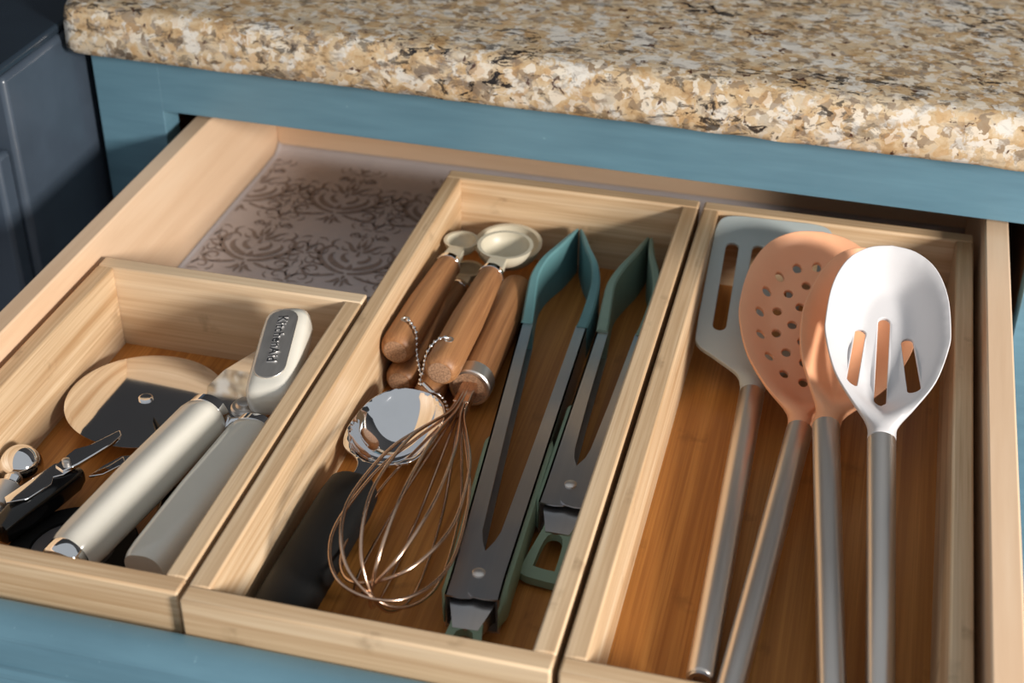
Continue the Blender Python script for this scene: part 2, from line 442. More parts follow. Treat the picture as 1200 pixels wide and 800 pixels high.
# drawer liner paper with its damask print
ln = thing('drawer_liner', 'grey paper drawer liner with brown damask scroll print', 'drawer liner', (-8, 36, -.06))
lo_ = Vector((-8, 36, -.06))
V = []; F = []
xs = [DL+.07+i*.1 for i in range(5)]+[DL+.5+i*(DR-DL-.55)/30 for i in range(31)]
ys = [.3, 8, 16, 24, 30, 36, 42, 46, 47.6, 48.4, 48.9, 49.2, 49.36]
for y in ys:
    for x in xs:
        z = .0+.3*max(0, 1-(x-DL)/.25)**2+.6*max(0, (y-48.4)/.96)**2+.04*math.sin(y*.9+x*.3)*max(0, 1-(x-DL)/.8)
        V.append((x, y, z))
nx = len(xs)
for j in range(len(ys)-1):
    for i in range(nx-1): F.append((j*nx+i, j*nx+i+1, (j+1)*nx+i+1, (j+1)*nx+i))
def _sol(o):
    m = o.modifiers.new('thick', 'SOLIDIFY'); m.thickness = .0003; m.offset = -1
mesh_obj('paper', V, F, liner_m, ln, True, off=lo_, mod=_sol)

def stroke(pts, w0, w1, n=10, tip=True):
    P = spline(pts, n); m = len(P); L = []; R = []
    for i, p in enumerate(P):
        t = (P[min(i+1, m-1)]-P[max(i-1, 0)]).normalized(); s = i/(m-1)
        wd = (w0+(w1-w0)*s)*(math.sin(PI*min(1, s*1.0+.06))**.55 if tip else 1)
        nrm = Vector((-t.y, t.x))
        L.append(p+nrm*wd/2); R.append(p-nrm*wd/2)
    V = [(q.x, q.y) for q in L]+[(q.x, q.y) for q in R]
    return V, [(i, i+1, m+i+1, m+i) for i in range(m-1)]
def spiral(cx, cy, r0_, r1, a0, a1, n=14):
    return [(cx+(r0_+(r1-r0_)*k/n)*math.cos(a0+(a1-a0)*k/n), cy+(r0_+(r1-r0_)*k/n)*math.sin(a0+(a1-a0)*k/n)) for k in range(n+1)]
def motif():
    st = []
    half = [
        ([(.1, -1.75), (.9, -1.5), (1.7, -.9), (2.25, -.1), (2.3, .75), (1.85, 1.25), (1.45, 1.0), (1.55, .7)], .34, .14),
        ([(.25, -1.2), (.9, -.85), (1.45, -.3), (1.6, .3), (1.35, .55)], .44, .1),
        (spiral(2.15, -1.7, .75, .14, -2.6, 4.4), .2, .12),
        ([(.6, -1.95), (1.1, -2.15), (1.6, -2.35), (2.2, -2.45)], .22, .1),
        ([(.3, -.4), (.7, -.1), (.85, .35), (.6, .7)], .36, .08),
        ([(.2, .9), (.55, 1.15), (.95, 1.75), (1.5, 1.95)], .32, .08),
        ([(.15, 1.2), (.3, 1.6), (.4, 2.2)], .26, .06),
        ([(2.3, .1), (2.75, .5), (2.8, 1.05)], .26, .05),
        ([(2.1, -.5), (2.7, -.35), (3.0, .0)], .26, .05),
        ([(1.6, -1.1), (2.2, -1.0), (2.6, -.75)], .22, .05),
        ([(1.9, 1.3), (2.0, 1.8), (1.6, 2.2)], .2, .05),
        ([(.75, .95), (1.1, 1.0), (1.3, 1.4)], .2, .05),
        (spiral(1.0, 2.75, .42, .1, 3.6, -2.2), .14, .08),
        ([(.2, -2.3), (.5, -2.75), (.95, -2.95)], .26, .05),
        ([(.1, -2.5), (.2, -3.0), (.15, -3.3)], .2, .05),
    ]
    for p, a, b in half:
        v, f = stroke(p, a*1.35, b*1.35); st.append((v, f)); st.append(([(-x, y) for x, y in v], f))
    for p, a, b in (([(0, -1.3), (0, -.95), (0, -.55)], .6, .1), ([(0, .35), (0, .75), (0, 1.1)], .3, .06), ([(0, 1.5), (0, 1.9), (0, 2.5)], .42, .06), ([(0, -2.0), (0, -2.25), (0, -2.5)], .3, .08)):
        st.append(stroke(p, a, b))
    return joinm(*st)
MV, MF = motif(); parts = []
for j in range(0, 3):
    for i in range(-2, 3):
        cx = -8.9+(i+.5*(j % 2))*6.6; cy = 43.6-j*7.2
        if not -18.5 < cx < 2: continue
        parts.append(([(cx+x*1.02, cy+y*1.02, .03) for x, y in MV], MF))
fl = []
for p, a, b in ((spiral(.75, .35, .6, .1, 3.4, -3.2), .16, .1), (spiral(.8, -1.0, .5, .1, 2.6, 8.6), .15, .1), ([(.1, .3), (.35, .7), (.3, 1.3)], .24, .05), ([(.1, -.4), (.5, -.25), (.9, -.35)], .2, .05), ([(.15, -1.2), (.35, -1.6), (.25, -2.1)], .2, .05), ([(.3, 1.5), (.8, 1.5), (1.2, 1.15)], .2, .05), ([(1.3, -.3), (1.6, .1), (1.5, .6)], .16, .04)):
    v_, f_ = stroke(p, a, b); fl.append((v_, f_)); fl.append(([(-x, y) for x, y in v_], f_))
fl.append(stroke([(0, -.2), (0, .2), (0, .75)], .36, .05)); FV, FF_ = joinm(*fl)
for j in range(0, 3):
    for i in range(-3, 3):
        cx = -8.9+(i+.5+.5*(j % 2))*6.6; cy = 43.6-j*7.2
        if -18.5 < cx < 2: parts.append(([(cx+x*1.0, cy-3.2+y*.9, .03) for x, y in FV], FF_)); parts.append(([(cx+x*.8, cy+.4+y*1.1, .034) for x, y in FV], FF_))
        if j == 0 and -18.5 < cx < 2: parts.append(([(cx-3.3+x*1.0, cy+4.0+y*.9, .03) for x, y in FV], FF_))
V, F = joinm(*parts)
bmx = bmesh.new(); vv = [bmx.verts.new(p) for p in V]
for f in F: bmx.faces.new([vv[i] for i in f])
for co, no in (((DL+.45, 0, 0), (-1, 0, 0)), ((-.2, 0, 0), (1, 0, 0)), ((0, 48.15, 0), (0, 1, 0)), ((0, 22, 0), (0, -1, 0))):
    bmesh.ops.bisect_plane(bmx, geom=bmx.verts[:]+bmx.edges[:]+bmx.faces[:], plane_co=co, plane_no=no, clear_outer=True)
bmx.verts.index_update(); V = [tuple(v.co) for v in bmx.verts]; F = [tuple(v.index for v in f.verts) for f in bmx.faces]; bmx.free()
pm = mesh_obj('printed_scrolls', V, F, print_m, ln, off=lo_); pm['kind'] = 'stuff'; pm['label'] = 'brown damask scroll print'

# ------------------------------------------------------------------ bamboo boxes
H, L, W, T, G, FL = 5.78, 39.02, 15.38, .95, .28, .8
def tray(x0, y0, wd, le, label):
    loc = Vector((x0+wd/2, y0+le/2, 0))
    r = thing('bamboo_organizer_box', label, 'box', loc, 'bamboo boxes in the drawer')
    x1, y1 = x0+wd, y0+le; b = .11
    box('front_wall', x0, x1, y0, y0+T, .02, H, bam[0], r, b, loc)
    box('back_wall', x0, x1, y1-T, y1, .02, H, bam[0], r, b, loc)
    box('side_wall', x0, x0+T, y0+T-.02, y1-T+.02, .02, H, bam[1], r, b, loc)
    box('side_wall', x1-T, x1, y0+T-.02, y1-T+.02, .02, H, bam[1], r, b, loc)
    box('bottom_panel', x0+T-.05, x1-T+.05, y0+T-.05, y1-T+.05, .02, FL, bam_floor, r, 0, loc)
    return r
X1 = -.23-15.24
tray(X1, .33, 15.24, 23.7, 'short bamboo box holding the white can opener and pizza cutter')
tray(0, 0, W, L, 'long bamboo box holding two tongs, whisk, scoop and measuring spoons')
tray(W+G, 0, W, L, 'long bamboo box holding four silicone utensils with steel handles')

# ------------------------------------------------------------------ long handled silicone utensils
def bowlfun(outline, depth, margin, rim=0.0, lift=None):
    def f(x, y):
        d = pdist(x, y, outline)
        return -depth*sstep(d/margin)**.85+(lift(y) if lift else 0)
    return f

def utensil(name, label, sil, A, N, tip, headfn, roll=0.0, r=.63, endcap=False):
    """A: handle end, N: neck (handle meets head), tip: far end of head"""
    root = thing(name, label, 'utensil', (0, 0, 0), 'silicone utensils with steel handles')
    A, N, tip = Vector(A), Vector(N), Vector(tip)
    hl = place(root, A, N, roll)
    inv = root.matrix_world.inverted()
    lt = inv @ (tip*S); lt = lt/S                                   # tip in local cm
    hd = math.hypot(lt.y-hl, lt.z); slope = math.atan2(lt.z, lt.y-hl); yawh = math.atan2(lt.x, lt.y-hl)
    prof = [(0, r*.86), (.06, r*.93), (.15, r*.96), (hl*.5, r), (hl-.5, r*1.06), (hl-.02, r*1.06), (hl, r*1.0)]
    h = mesh_obj('handle', *lathe(prof, 28), steel, root, True)
    ring = lathe([(-.0, r*.45), (-.12, r*.5), (-.12, r*.82), (.02, r*.85)], 24)
    mesh_obj('end_cap', *ring, dark_steel, root, True)
    # silicone socket and head share one body
    hv, hf = headfn(hd)
    M = Matrix.Translation((0, hl, 0)) @ Matrix.Rotation(-yawh, 4, 'Z') @ Matrix.Rotation(slope, 4, 'X')
    hv = [M @ Vector(v) for v in hv]
    mesh_obj('head', hv, hf, sil, root, True, sharp=50, bevel=.05)
    return root

def blended(o, zb, th, r, ly):
    """round neck of radius r at y 0 that flows into the thin head"""
    hw = lambda y: max([r]+[abs(a[0])+(abs(b[0])-abs(a[0]))*((y-a[1])/(b[1]-a[1])) for a, b in zip(o, o[1:]) if a[1] != b[1] and min(a[1], b[1]) <= y <= max(a[1], b[1])])
    def parts(x, y):
        e = 1-sstep(y/ly); q = r*math.sqrt(max(.05, 1-(x/hw(y))**2)) if e > 0 else 0
        return e, q
    def top(x, y):
        e, q = parts(x, y); return e*q+(1-e)*zb(x, y)
    def thick(x, y):
        e, q = parts(x, y); return e*2*q+(1-e)*(th(x, y) if callable(th) else th)
    return top, thick

def spoon_outline(hd, wmax, peak=.6, n=64, neck=.66, p=.5):
    """closed pear outline from neck (y 0) to tip (y hd)"""
    ctrl = [(neck, 0), (neck*1.1, hd*.07), (wmax*.50, hd*.18), (wmax*.80, hd*.32), (wmax*.97, hd*.48), (wmax, hd*peak), (wmax*.93, hd*.76), (wmax*.72, hd*.90), (wmax*.38, hd*.978), (0, hd)]
    P = spline(ctrl, 5)
    right = [(q.x, q.y) for q in P]
    left = [(-x, y) for x, y in reversed(right[:-1])]
    return right+left

def low(p): return Vector((p.x, p.y, FL+.72))
def head_sheet(o, hs, zb, th, grid, ly=3.0):
    t_, k_ = blended(o, zb, th, .66, ly)
    return sheet(o, hs, t_, k_, grid)
def white_head(hd):
    o = spoon_outline(hd, 3.02, .58)
    hs = [slot(-1.32, hd*.455, .58, 3.9, ang=-.10), slot(0, hd*.47, .6, 5.2), slot(1.32, hd*.44, .58, 3.7, ang=.10)]
    return head_sheet(o, hs, bowlfun(o, 1.7, 2.0), .26, .3)
def solid_head(hd):
    o = spoon_outline(hd, 2.95, .60)
    return head_sheet(o, [], bowlfun(o, 1.4, 2.3), .28, .3)
def skim_head(hd):
    o = spoon_outline(hd, 3.9, .60)
    hs = []
    cy = hd*.575
    for rr, nn, a0 in ((.0, 1, 0), (.95, 6, .2), (1.85, 11, .1), (2.75, 16, 0)):
        for k in range(nn):
            a = a0+2*PI*k/nn; hs.append([(rr*math.cos(a)+.25*math.cos(b), cy+rr*1.42*math.sin(a)+.27*math.sin(b)) for b in [2*PI*j/12 for j in range(12)]])
    return head_sheet(o, hs, bowlfun(o, 1.1, 2.0), .26, .33)
def turner_head(hd):
    w_ = 3.45
    ctrl = [(.66, 0), (.68, .5), (1.0, 1.3), (2.2, 2.2), (3.3, 3.0), (w_, 4.2), (w_, hd*.5), (w_*.985, hd*.8), (w_*.97, hd-1.1), (w_*.88, hd-.3), (w_*.66, hd-.03), (w_*.3, hd), (0, hd)]
    P = spline(ctrl, 5); right = [(q.x, q.y) for q in P]; o = right+[(-x, y) for x, y in reversed(right[:-1])]
    hs = [slot(x, hd*.575, .74, 6.6) for x in (-2.25, -.75, .75, 2.25)]
    return head_sheet(o, hs, lambda x, y: -.15*(y/hd), lambda x, y: .36-.16*y/hd, .4, 2.2)

utensil('slotted_turner', 'grey blue silicone slotted turner with brushed steel handle', grey_sil,
        at(820, 796, 1.42), at(881, 462, 1.9), at(910, 255, 5.9), turner_head, 0.0)
A = at(858, 800, 1.45); N = at(937, 504, 2.5)
utensil('skimmer', 'peach orange silicone skimmer with round holes and steel handle', orange_sil,
        low(A+(A-N)*.14), N, at(964, 270, 7.1), skim_head, .06)
A = at(973, 800, 1.5); N = at(968, 499, 3.9)
utensil('serving_spoon', 'peach orange silicone solid spoon wedged under the white slotted spoon', orange_sil,
        low(A+(A-N)*.18), N, at(1036, 292, 8.0), solid_head, .24)
A = at(1030, 800, 1.75); N = at(1033, 516, 5.2)
utensil('slotted_spoon', 'white silicone slotted spoon with three slots and steel handle', white_sil,
        low(A+(A-N)*.2), N, at(1046, 287, 10.1), white_head, 0.0)

# ------------------------------------------------------------------ tongs
def tongs(name, label, sil, P, tip, me, hw, top=2.0, loop_turn=0.0, loop_drop=.08):
    """P: pivot on the floor of the box, tip: floor point under the tips, me: y of metal end, hw: half spread at metal end"""
    r = thing(name, label, 'tongs', (0, 0, 0), 'silicone tipped tongs')
    ln_ = place(r, P, tip); p0 = 1.22
    ox = lambda y: p0+(hw+.33-p0)*max(0, y)/me
    for s in (-1, 1):
        zt = top if s > 0 else top-.09
        # top flange with the V notch, bottom flange, outer wall
        out = [(s*ox(y), y) for y in (-1.5, 0, me*.3, me*.6, me)]
        inn = [(s*(ox(me)-.62), me), (s*(ox(me*.5)-.74), me*.5), (s*(ox(2.6)-.86), 2.9), (s*.28, 2.2), (0, 1.5), (-s*.3, .5), (-s*.32, -.9), (-s*.22, -1.25), (s*.05, -1.48), (s*.5, -1.56)]
        pl = out+inn
        a = sheet(pl, [], lambda x, y: zt, .09, 3.0)
        b = sheet(pl, [], lambda x, y: .1 if s > 0 else .19, .09, 3.0)
        sec = []
        for y in (-1.5, 0, me*.3, me*.6, me):
            x = s*ox(y); sec.append([(x, y, .02), (x, y, zt), (x-s*.09, y, zt), (x-s*.09, y, .02)])
        arm = mesh_obj('arm', *joinm(a, b, rings(sec)), dark_steel, r, True, sharp=30)
        # silicone paddle
        k = (ln_-me)
        pth = [(ox(me)+.02, me-.15, .64, top+.06), (ox(me)+.12, me+k*.12, .62, top+.12), (hw+.52, me+k*.28, .56, top+.45), (hw+.5, me+k*.42, .5, top+.8), (hw+.15, me+k*.58, .44, top+1.05), (hw*.66, me+k*.75, .38, top+1.15), (hw*.28+.1, me+k*.9, .3, top+1.1), (.2, ln_, .2, top+1.0)]
        Q = spline([Vector(q) for q in pth], 6); sec = []
        for q in Q:
            x, y, th, zt2 = q
            x = max(x, .16); th = max(.14, min(th, x-.02))
            sec.append([(s*x, y, .02), (s*x, y, zt2-.1), (s*(x-.1), y, zt2), (s*(x-th+.08), y, zt2), (s*(x-th), y, zt2-.1), (s*(x-th), y, .02)])
        h = mesh_obj('paddle', *rings(sec), sil, arm, True, sharp=30)
        # rubber grip on the outside of the arm
        sec = []
        y1 = me*.52
        for y in [-1.75+(y1+1.75)*q/14 for q in range(15)]:
            e = min(1, (y+1.75)/.6, (y1-y)/.6); e = math.sqrt(max(.02, e)); x0 = ox(max(y, -1.5))-.03; g = .3*e; zh = .82*(.6+.4*e)
            sec.append([(s*x0, y, 1.0-zh), (s*(x0+g*.7), y, 1.0-zh+.06), (s*(x0+g), y, 1.0-zh+.3), (s*(x0+g), y, 1.0+zh-.3), (s*(x0+g*.7), y, 1.0+zh-.06), (s*x0, y, 1.0+zh)])
        mesh_obj('grip', *rings(sec), grip_green, arm, True, sharp=50)
    mesh_obj('rivet', *lathe([(0, .3), (.08, .3), (.14, .22), (.16, .05)], 18, 'z', (0, 0, top-.02)), steel, r, True)
    tl = sheet([(-.98, -1.2), (.98, -1.2), (.98, -1.5), (.56, -2.9), (-.56, -2.9), (-.98, -1.5)], [], lambda x, y: 1.62+.12*(y+1.2), .12, 3)
    sides = []
    for s in (-1, 1):
        sides.append(([(s*.98, -1.2, .3), (s*.98, -1.2, 1.6), (s*.98, -1.5, 1.55), (s*.56, -2.9, 1.35), (s*.56, -2.9, .8), (s*.9, -1.2, .3)], [(0, 1, 2, 3, 4, 5)]))
    mesh_obj('pull_plate', *joinm(tl, *sides), dark_steel, r, True)
    oc = spline([(.72, 0), (.72, -.25), (1.02, -2.3), (.85, -2.72), (0, -2.78), (-.85, -2.72), (-1.02, -2.3), (-.72, -.25), (-.72, 0), (-.5, .18), (.5, .18)], 4, True)
    ic = spline([(.36, -.52), (.52, -2.0), (.4, -2.18), (-.4, -2.18), (-.52, -2.0), (-.36, -.52)], 4, True)
    c, sn = math.cos(loop_turn), math.sin(loop_turn)
    tr = lambda q: (q[0]*c-q[1]*sn, -2.55+q[0]*sn+q[1]*c)
    mesh_obj('hanging_loop', *sheet([tr(q) for q in oc], [[tr(q) for q in ic]], lambda x, y: 1.42+loop_drop*min(0, y+2.6), .42, .6), grip_green, r, True, bevel=.12)
    return r
P = at(565, 672, 2.8); P.z = FL; E_ = at(681, 266, 3.9); E_.z = FL; P.x -= .15; E_.x -= .1
tongs('tongs', 'long tongs with teal silicone tips beside the whisk', teal_sil, P, E_, 20.6, 1.5)
P = at(671, 568, 2.8); P.z = FL; E_ = at(762, 276, 3.9); E_.z = FL; P.x -= .1; E_.x -= .02
tongs('tongs', 'short tongs with pale sage silicone tips against the box wall', sage_sil, P, E_, 13.6, 1.04, loop_turn=-.1, loop_drop=.3)

# ------------------------------------------------------------------ measuring spoons
def mspoon(label, A, B, rb, depth, rh=.93, roll=0.0, stem=1.5):
    r = thing('measuring_spoon', label, 'measuring spoon', (0, 0, 0), 'measuring spoons on a ball chain')
    hl = place(r, A, B, roll)
    prof = [(.0, rh*.66), (.05, rh*.74), (.16, rh*.86), (.42, rh*.97), (.8, rh), (hl*.5, rh*.97), (hl*.86, rh*.80), (hl-.12, rh*.72), (hl, rh*.66)]
    h = mesh_obj('handle', *lathe(prof, 28), acacia, r, True)
    mesh_obj('end_grain', *lathe([(-.015, .02), (-.02, rh*.55), (.0, rh*.67), (.02, rh*.6)], 24), acacia_end, h, True)
    mesh_obj('eyelet', *lathe([(0, .25), (.03, .25), (.03, .16), (-.03, .13)], 18, 'z', (0, 1.75, rh*.985)), steel, h, True)
    mesh_obj('ferrule', *lathe([(hl-.42, rh*.78), (hl-.40, rh*.80), (hl-.02, rh*.75), (hl+.06, rh*.66), (hl+.06, rh*.4)], 28), chrome, r, True)
    # beige stem and bowl
    L_ = stem; st = []
    for k in range(7):
        s = k/6; st.append([(a*(.52-.06*s), hl-.05+s*(L_+.35), b*(.34-.22*s)+.10*s) for a, b in ((-1, -1), (1, -1), (1, 1), (-1, 1))])
    cyb = hl+L_+rb; n = 28; sec = []
    for k in range(10):
        a = PI/2*k/9; rr = rb*math.sin(a) if k else .01
        sec.append([(rr*math.cos(2*PI*j/n), cyb+rr*math.sin(2*PI*j/n), .25-depth*math.cos(a)) for j in range(n)])
    sec.append([(rb*1.05*math.cos(2*PI*j/n), cyb+rb*1.05*math.sin(2*PI*j/n), .28) for j in range(n)])
    for k in range(9, -1, -1):
        a = PI/2*k/9; rr = (rb-.13)*math.sin(a) if k else .01
        sec.append([(rr*math.cos(2*PI*j/n), cyb+rr*math.sin(2*PI*j/n), .27-(depth-.13)*math.cos(a)) for j in range(n)])
    mesh_obj('bowl', *joinm(rings(st), rings(sec)), beige, r, True, sharp=45)
    return r
Aa, Af = at(463, 412, 3.75), at(527, 308, 3.75)
Ba, Bf = at(515, 437, 4.15), at(577, 320, 4.25)
sA = mspoon('small wooden handled measuring spoon with the smallest beige bowl', Aa, Af, 1.0, .9, .95, stem=1.3)
sB = mspoon('wooden handled measuring spoon with medium beige bowl lying on top', Ba, Bf, 1.55, 1.25, .93, stem=1.25)
mspoon('wooden handled measuring spoon lying underneath with a shallow beige bowl', (2.0, 22.1, 1.74), (2.4, 32.2, 1.74), .9, .8, .88, stem=.9)
mspoon('wooden handled measuring spoon lying underneath with the largest beige bowl', (3.78, 21.2, 1.66), (4.34, 31.5, 2.6), 1.95, 1.5, .8, stem=2.1)

# ball chain through the handle eyelets
def on_spoon(sp, y, x, z): return (sp.matrix_world @ (Vector((x, y, z))*S))/S
cp = [on_spoon(sA, 1.75, 0, .9), on_spoon(sA, 1.5, .32, 1.02), on_spoon(sA, 1.0, .85, .72), at(488, 410, 3.6), at(491, 428, 3.2), at(494, 440, 3.0), at(497, 430, 3.6),
      on_spoon(sB, .95, -.98, .35), on_spoon(sB, 1.35, -.72, .82), on_spoon(sB, 1.7, -.3, 1.05), on_spoon(sB, 1.75, 0, .92)]
cp2 = [at(494, 440, 3.0), at(492, 450, 2.9), at(497, 450, 3.2), at(505, 458, 2.9), at(515, 463, 2.7), at(522, 472, 2.2), at(525, 481, 1.6)]
def beads(ctrl, step, r):
    P = spline(ctrl, 30); out = []; acc = 0; last = P[0]
    for p in P:
        acc += (p-last).length; last = p
        if acc >= step:
            acc = 0
            out.append(lathe([(-r, .005), (-r*.7, r*.7), (0, r), (r*.7, r*.7), (r, .005)], 8, 'y', tuple(p)))
    out.append(tube(P[::4], r*.3, 5)); return out
cv = joinm(*beads(cp, .30, .115), *beads(cp2, .30, .115), tube([at(496, 449, 3.25), at(506, 459, 2.95)], .13, 8))
tag(mesh_obj('ball_chain', *cv, chrome, smooth=True, sharp=80), 'little steel ball chain linking the wooden measuring spoons', 'chain')

# ------------------------------------------------------------------ whisk
def whisk():
    r = thing('whisk', 'wire balloon whisk with wooden handle and steel collar', 'whisk', (0, 0, 0))
    A = Vector((5.78, 33.0, 1.88)); F_ = Vector((6.0, 21.9, 2.3))
    e = at(430, 700, 4.2)
    hl = place(r, A, F_)
    mesh_obj('handle', *lathe([(0, .25), (.04, .6), (.2, .88), (.6, .98), (hl*.5, 1.05), (hl-1.5, 1.07), (hl-.3, 1.06), (hl, 1.0)], 28), acacia, r, True)
    mesh_obj('collar', *lathe([(hl-.85, 1.10), (hl-.82, 1.15), (hl+.05, 1.12), (hl+.12, 1.05), (hl+.12, .92), (hl-.1, .9)], 32), steel, r, True)
    mesh_obj('end_plug', *lathe([(hl-.1, .95), (hl+.04, .92), (hl+.04, .3), (hl+.04, .01)], 24), acacia_end, r, True)
    inv = r.matrix_world.inverted(); le = (inv @ (e*S))/S
    # wires: a bundle that opens to a balloon along the line collar -> e
    st = Vector((0, hl, 0)); ax = le-st; Lw = ax.length; M = ax.normalized().to_track_quat('Y', 'Z').to_matrix()
    sq = [[M @ Vector((a*.42, y, b*.34))+st for a, b in ((-1, -1), (1, -1), (1, 1), (-1, 1))] for y in (-.2, 2.1)]
    mesh_obj('shank', *rings(sq), copper, r, True, bevel=.06)
    prof = [(0, .3), (1.9, .34), (3.4, .55), (5.4, 1.25), (8.2, 2.15), (11.2, 2.62), (13.6, 2.7), (15.4, 2.2), (16.6, 1.3), (17.0, 0)]
    k = Lw/17.0
    n = 6
    for i in range(n):
        a = PI*i/n+.15; c, s = math.cos(a), math.sin(a)
        lr = 1-.012*i
        path = [(R_*c, y*k*lr, R_*s) for y, R_ in prof]+[(-R_*c, y*k*lr, -R_*s) for y, R_ in reversed(prof[:-1])]
        P = [M @ q+st for q in spline(path, 6)]
        mesh_obj('wire', *tube(P, .085, 7), copper, r, True, sharp=80)
    return r
whisk()

# ------------------------------------------------------------------ ice cream scoop
def scoop():
    r = thing('ice_cream_scoop', 'chrome ice cream scoop with thick black handle', 'scoop', (0, 0, 0))
    A = Vector((2.45, 2.3, 2.05)); B = at(417, 569, 2.4); hl = place(r, A, B)
    mesh_obj('handle', *squircle([(0, .3, .3, 0), (.08, .8, .7, 0), (.4, 1.15, 1.05, 0), (1.2, 1.28, 1.08, 0), (hl*.45, 1.32, 1.08, 0), (hl-1.3, 1.3, 1.1, 0), (hl-.3, 1.22, 1.02, 0), (hl-.05, 1.05, .9, 0), (hl, .7, .6, 0)], 36, 2.6), black_rub, r, True, sharp=50)
    t = (r.matrix_world.inverted() @ (at(493, 457, 2.9)*S))/S
    hd = math.hypot(t.y-hl, t.z); sl = math.atan2(t.z, t.y-hl); yw = math.atan2(t.x, t.y-hl)
    n0 = 2.2
    ctrl = [(.5, 0), (.5, 1.2), (.85, 1.85), (1.75, n0+.2), (2.15, n0+1.1), (2.25, n0+2.2), (2.1, hd-1.7), (1.6, hd-.65), (.85, hd-.12), (0, hd)]
    P = spline(ctrl, 6); right = [(q.x, q.y) for q in P]; o = right+[(-x, y) for x, y in reversed(right[:-1])]
    yc_ = (hd+1.75)/2; ry = hd-yc_-.05
    f = lambda x, y: -1.55*max(0.0, 1-(x/2.2)**2-((y-yc_)/ry)**2)**.8
    M = Matrix.Translation((0, hl-.1, .1)) @ Matrix.Rotation(-yw, 4, 'Z') @ Matrix.Rotation(sl, 4, 'X')
    v, fc = sheet(o, [], f, .16, .16)
    v = [M @ Vector(q) for q in v]
    mesh_obj('scoop_bowl', v, fc, chrome, r, True, sharp=60, bevel=.04)
    nk = squircle([(-.3, .62, .35, -.25), (.4, .55, .3, -.25), (1.3, .45, .2, -.25), (1.9, .3, .1, -.3)], 20, 2.2)
    mesh_obj('neck', [M @ Vector(q) for q in nk[0]], nk[1], chrome, r, True)
    return r
scoop()

# ------------------------------------------------------------------ short box: pizza cutter
def pizza():
    c = at(171, 468, 2.0)
    r = thing('pizza_cutter', 'pizza cutter with large round mirror polished steel wheel', 'pizza cutter', (0, 0, 0))
    place(r, c, c+Vector((.1, 1, -.02)), .03)
    R_ = 4.12
    mesh_obj('wheel', *lathe([(-.06, R_*.9), (-.03, R_), (.0, R_), (.05, R_*.93), (.06, R_*.6), (.06, .01)], 96, 'z'), chrome, r, True, sharp=20)
    mesh_obj('pivot_rivet', *lathe([(.05, .38), (.12, .38), (.17, .3), (.15, .2), (.15, .02)], 24, 'z'), chrome, r, True)
    hv = tube([(0, 0, -.3), (2.5, -2.6, -.2), (4.6, -5.2, -.2), (6.1, -8.2, -.25), (7.0, -11.2, -.3)], [.28, .35, .5, .55, .5], 14)
    mesh_obj('handle', *hv, black_gloss, r, True)
    return r
pizza()

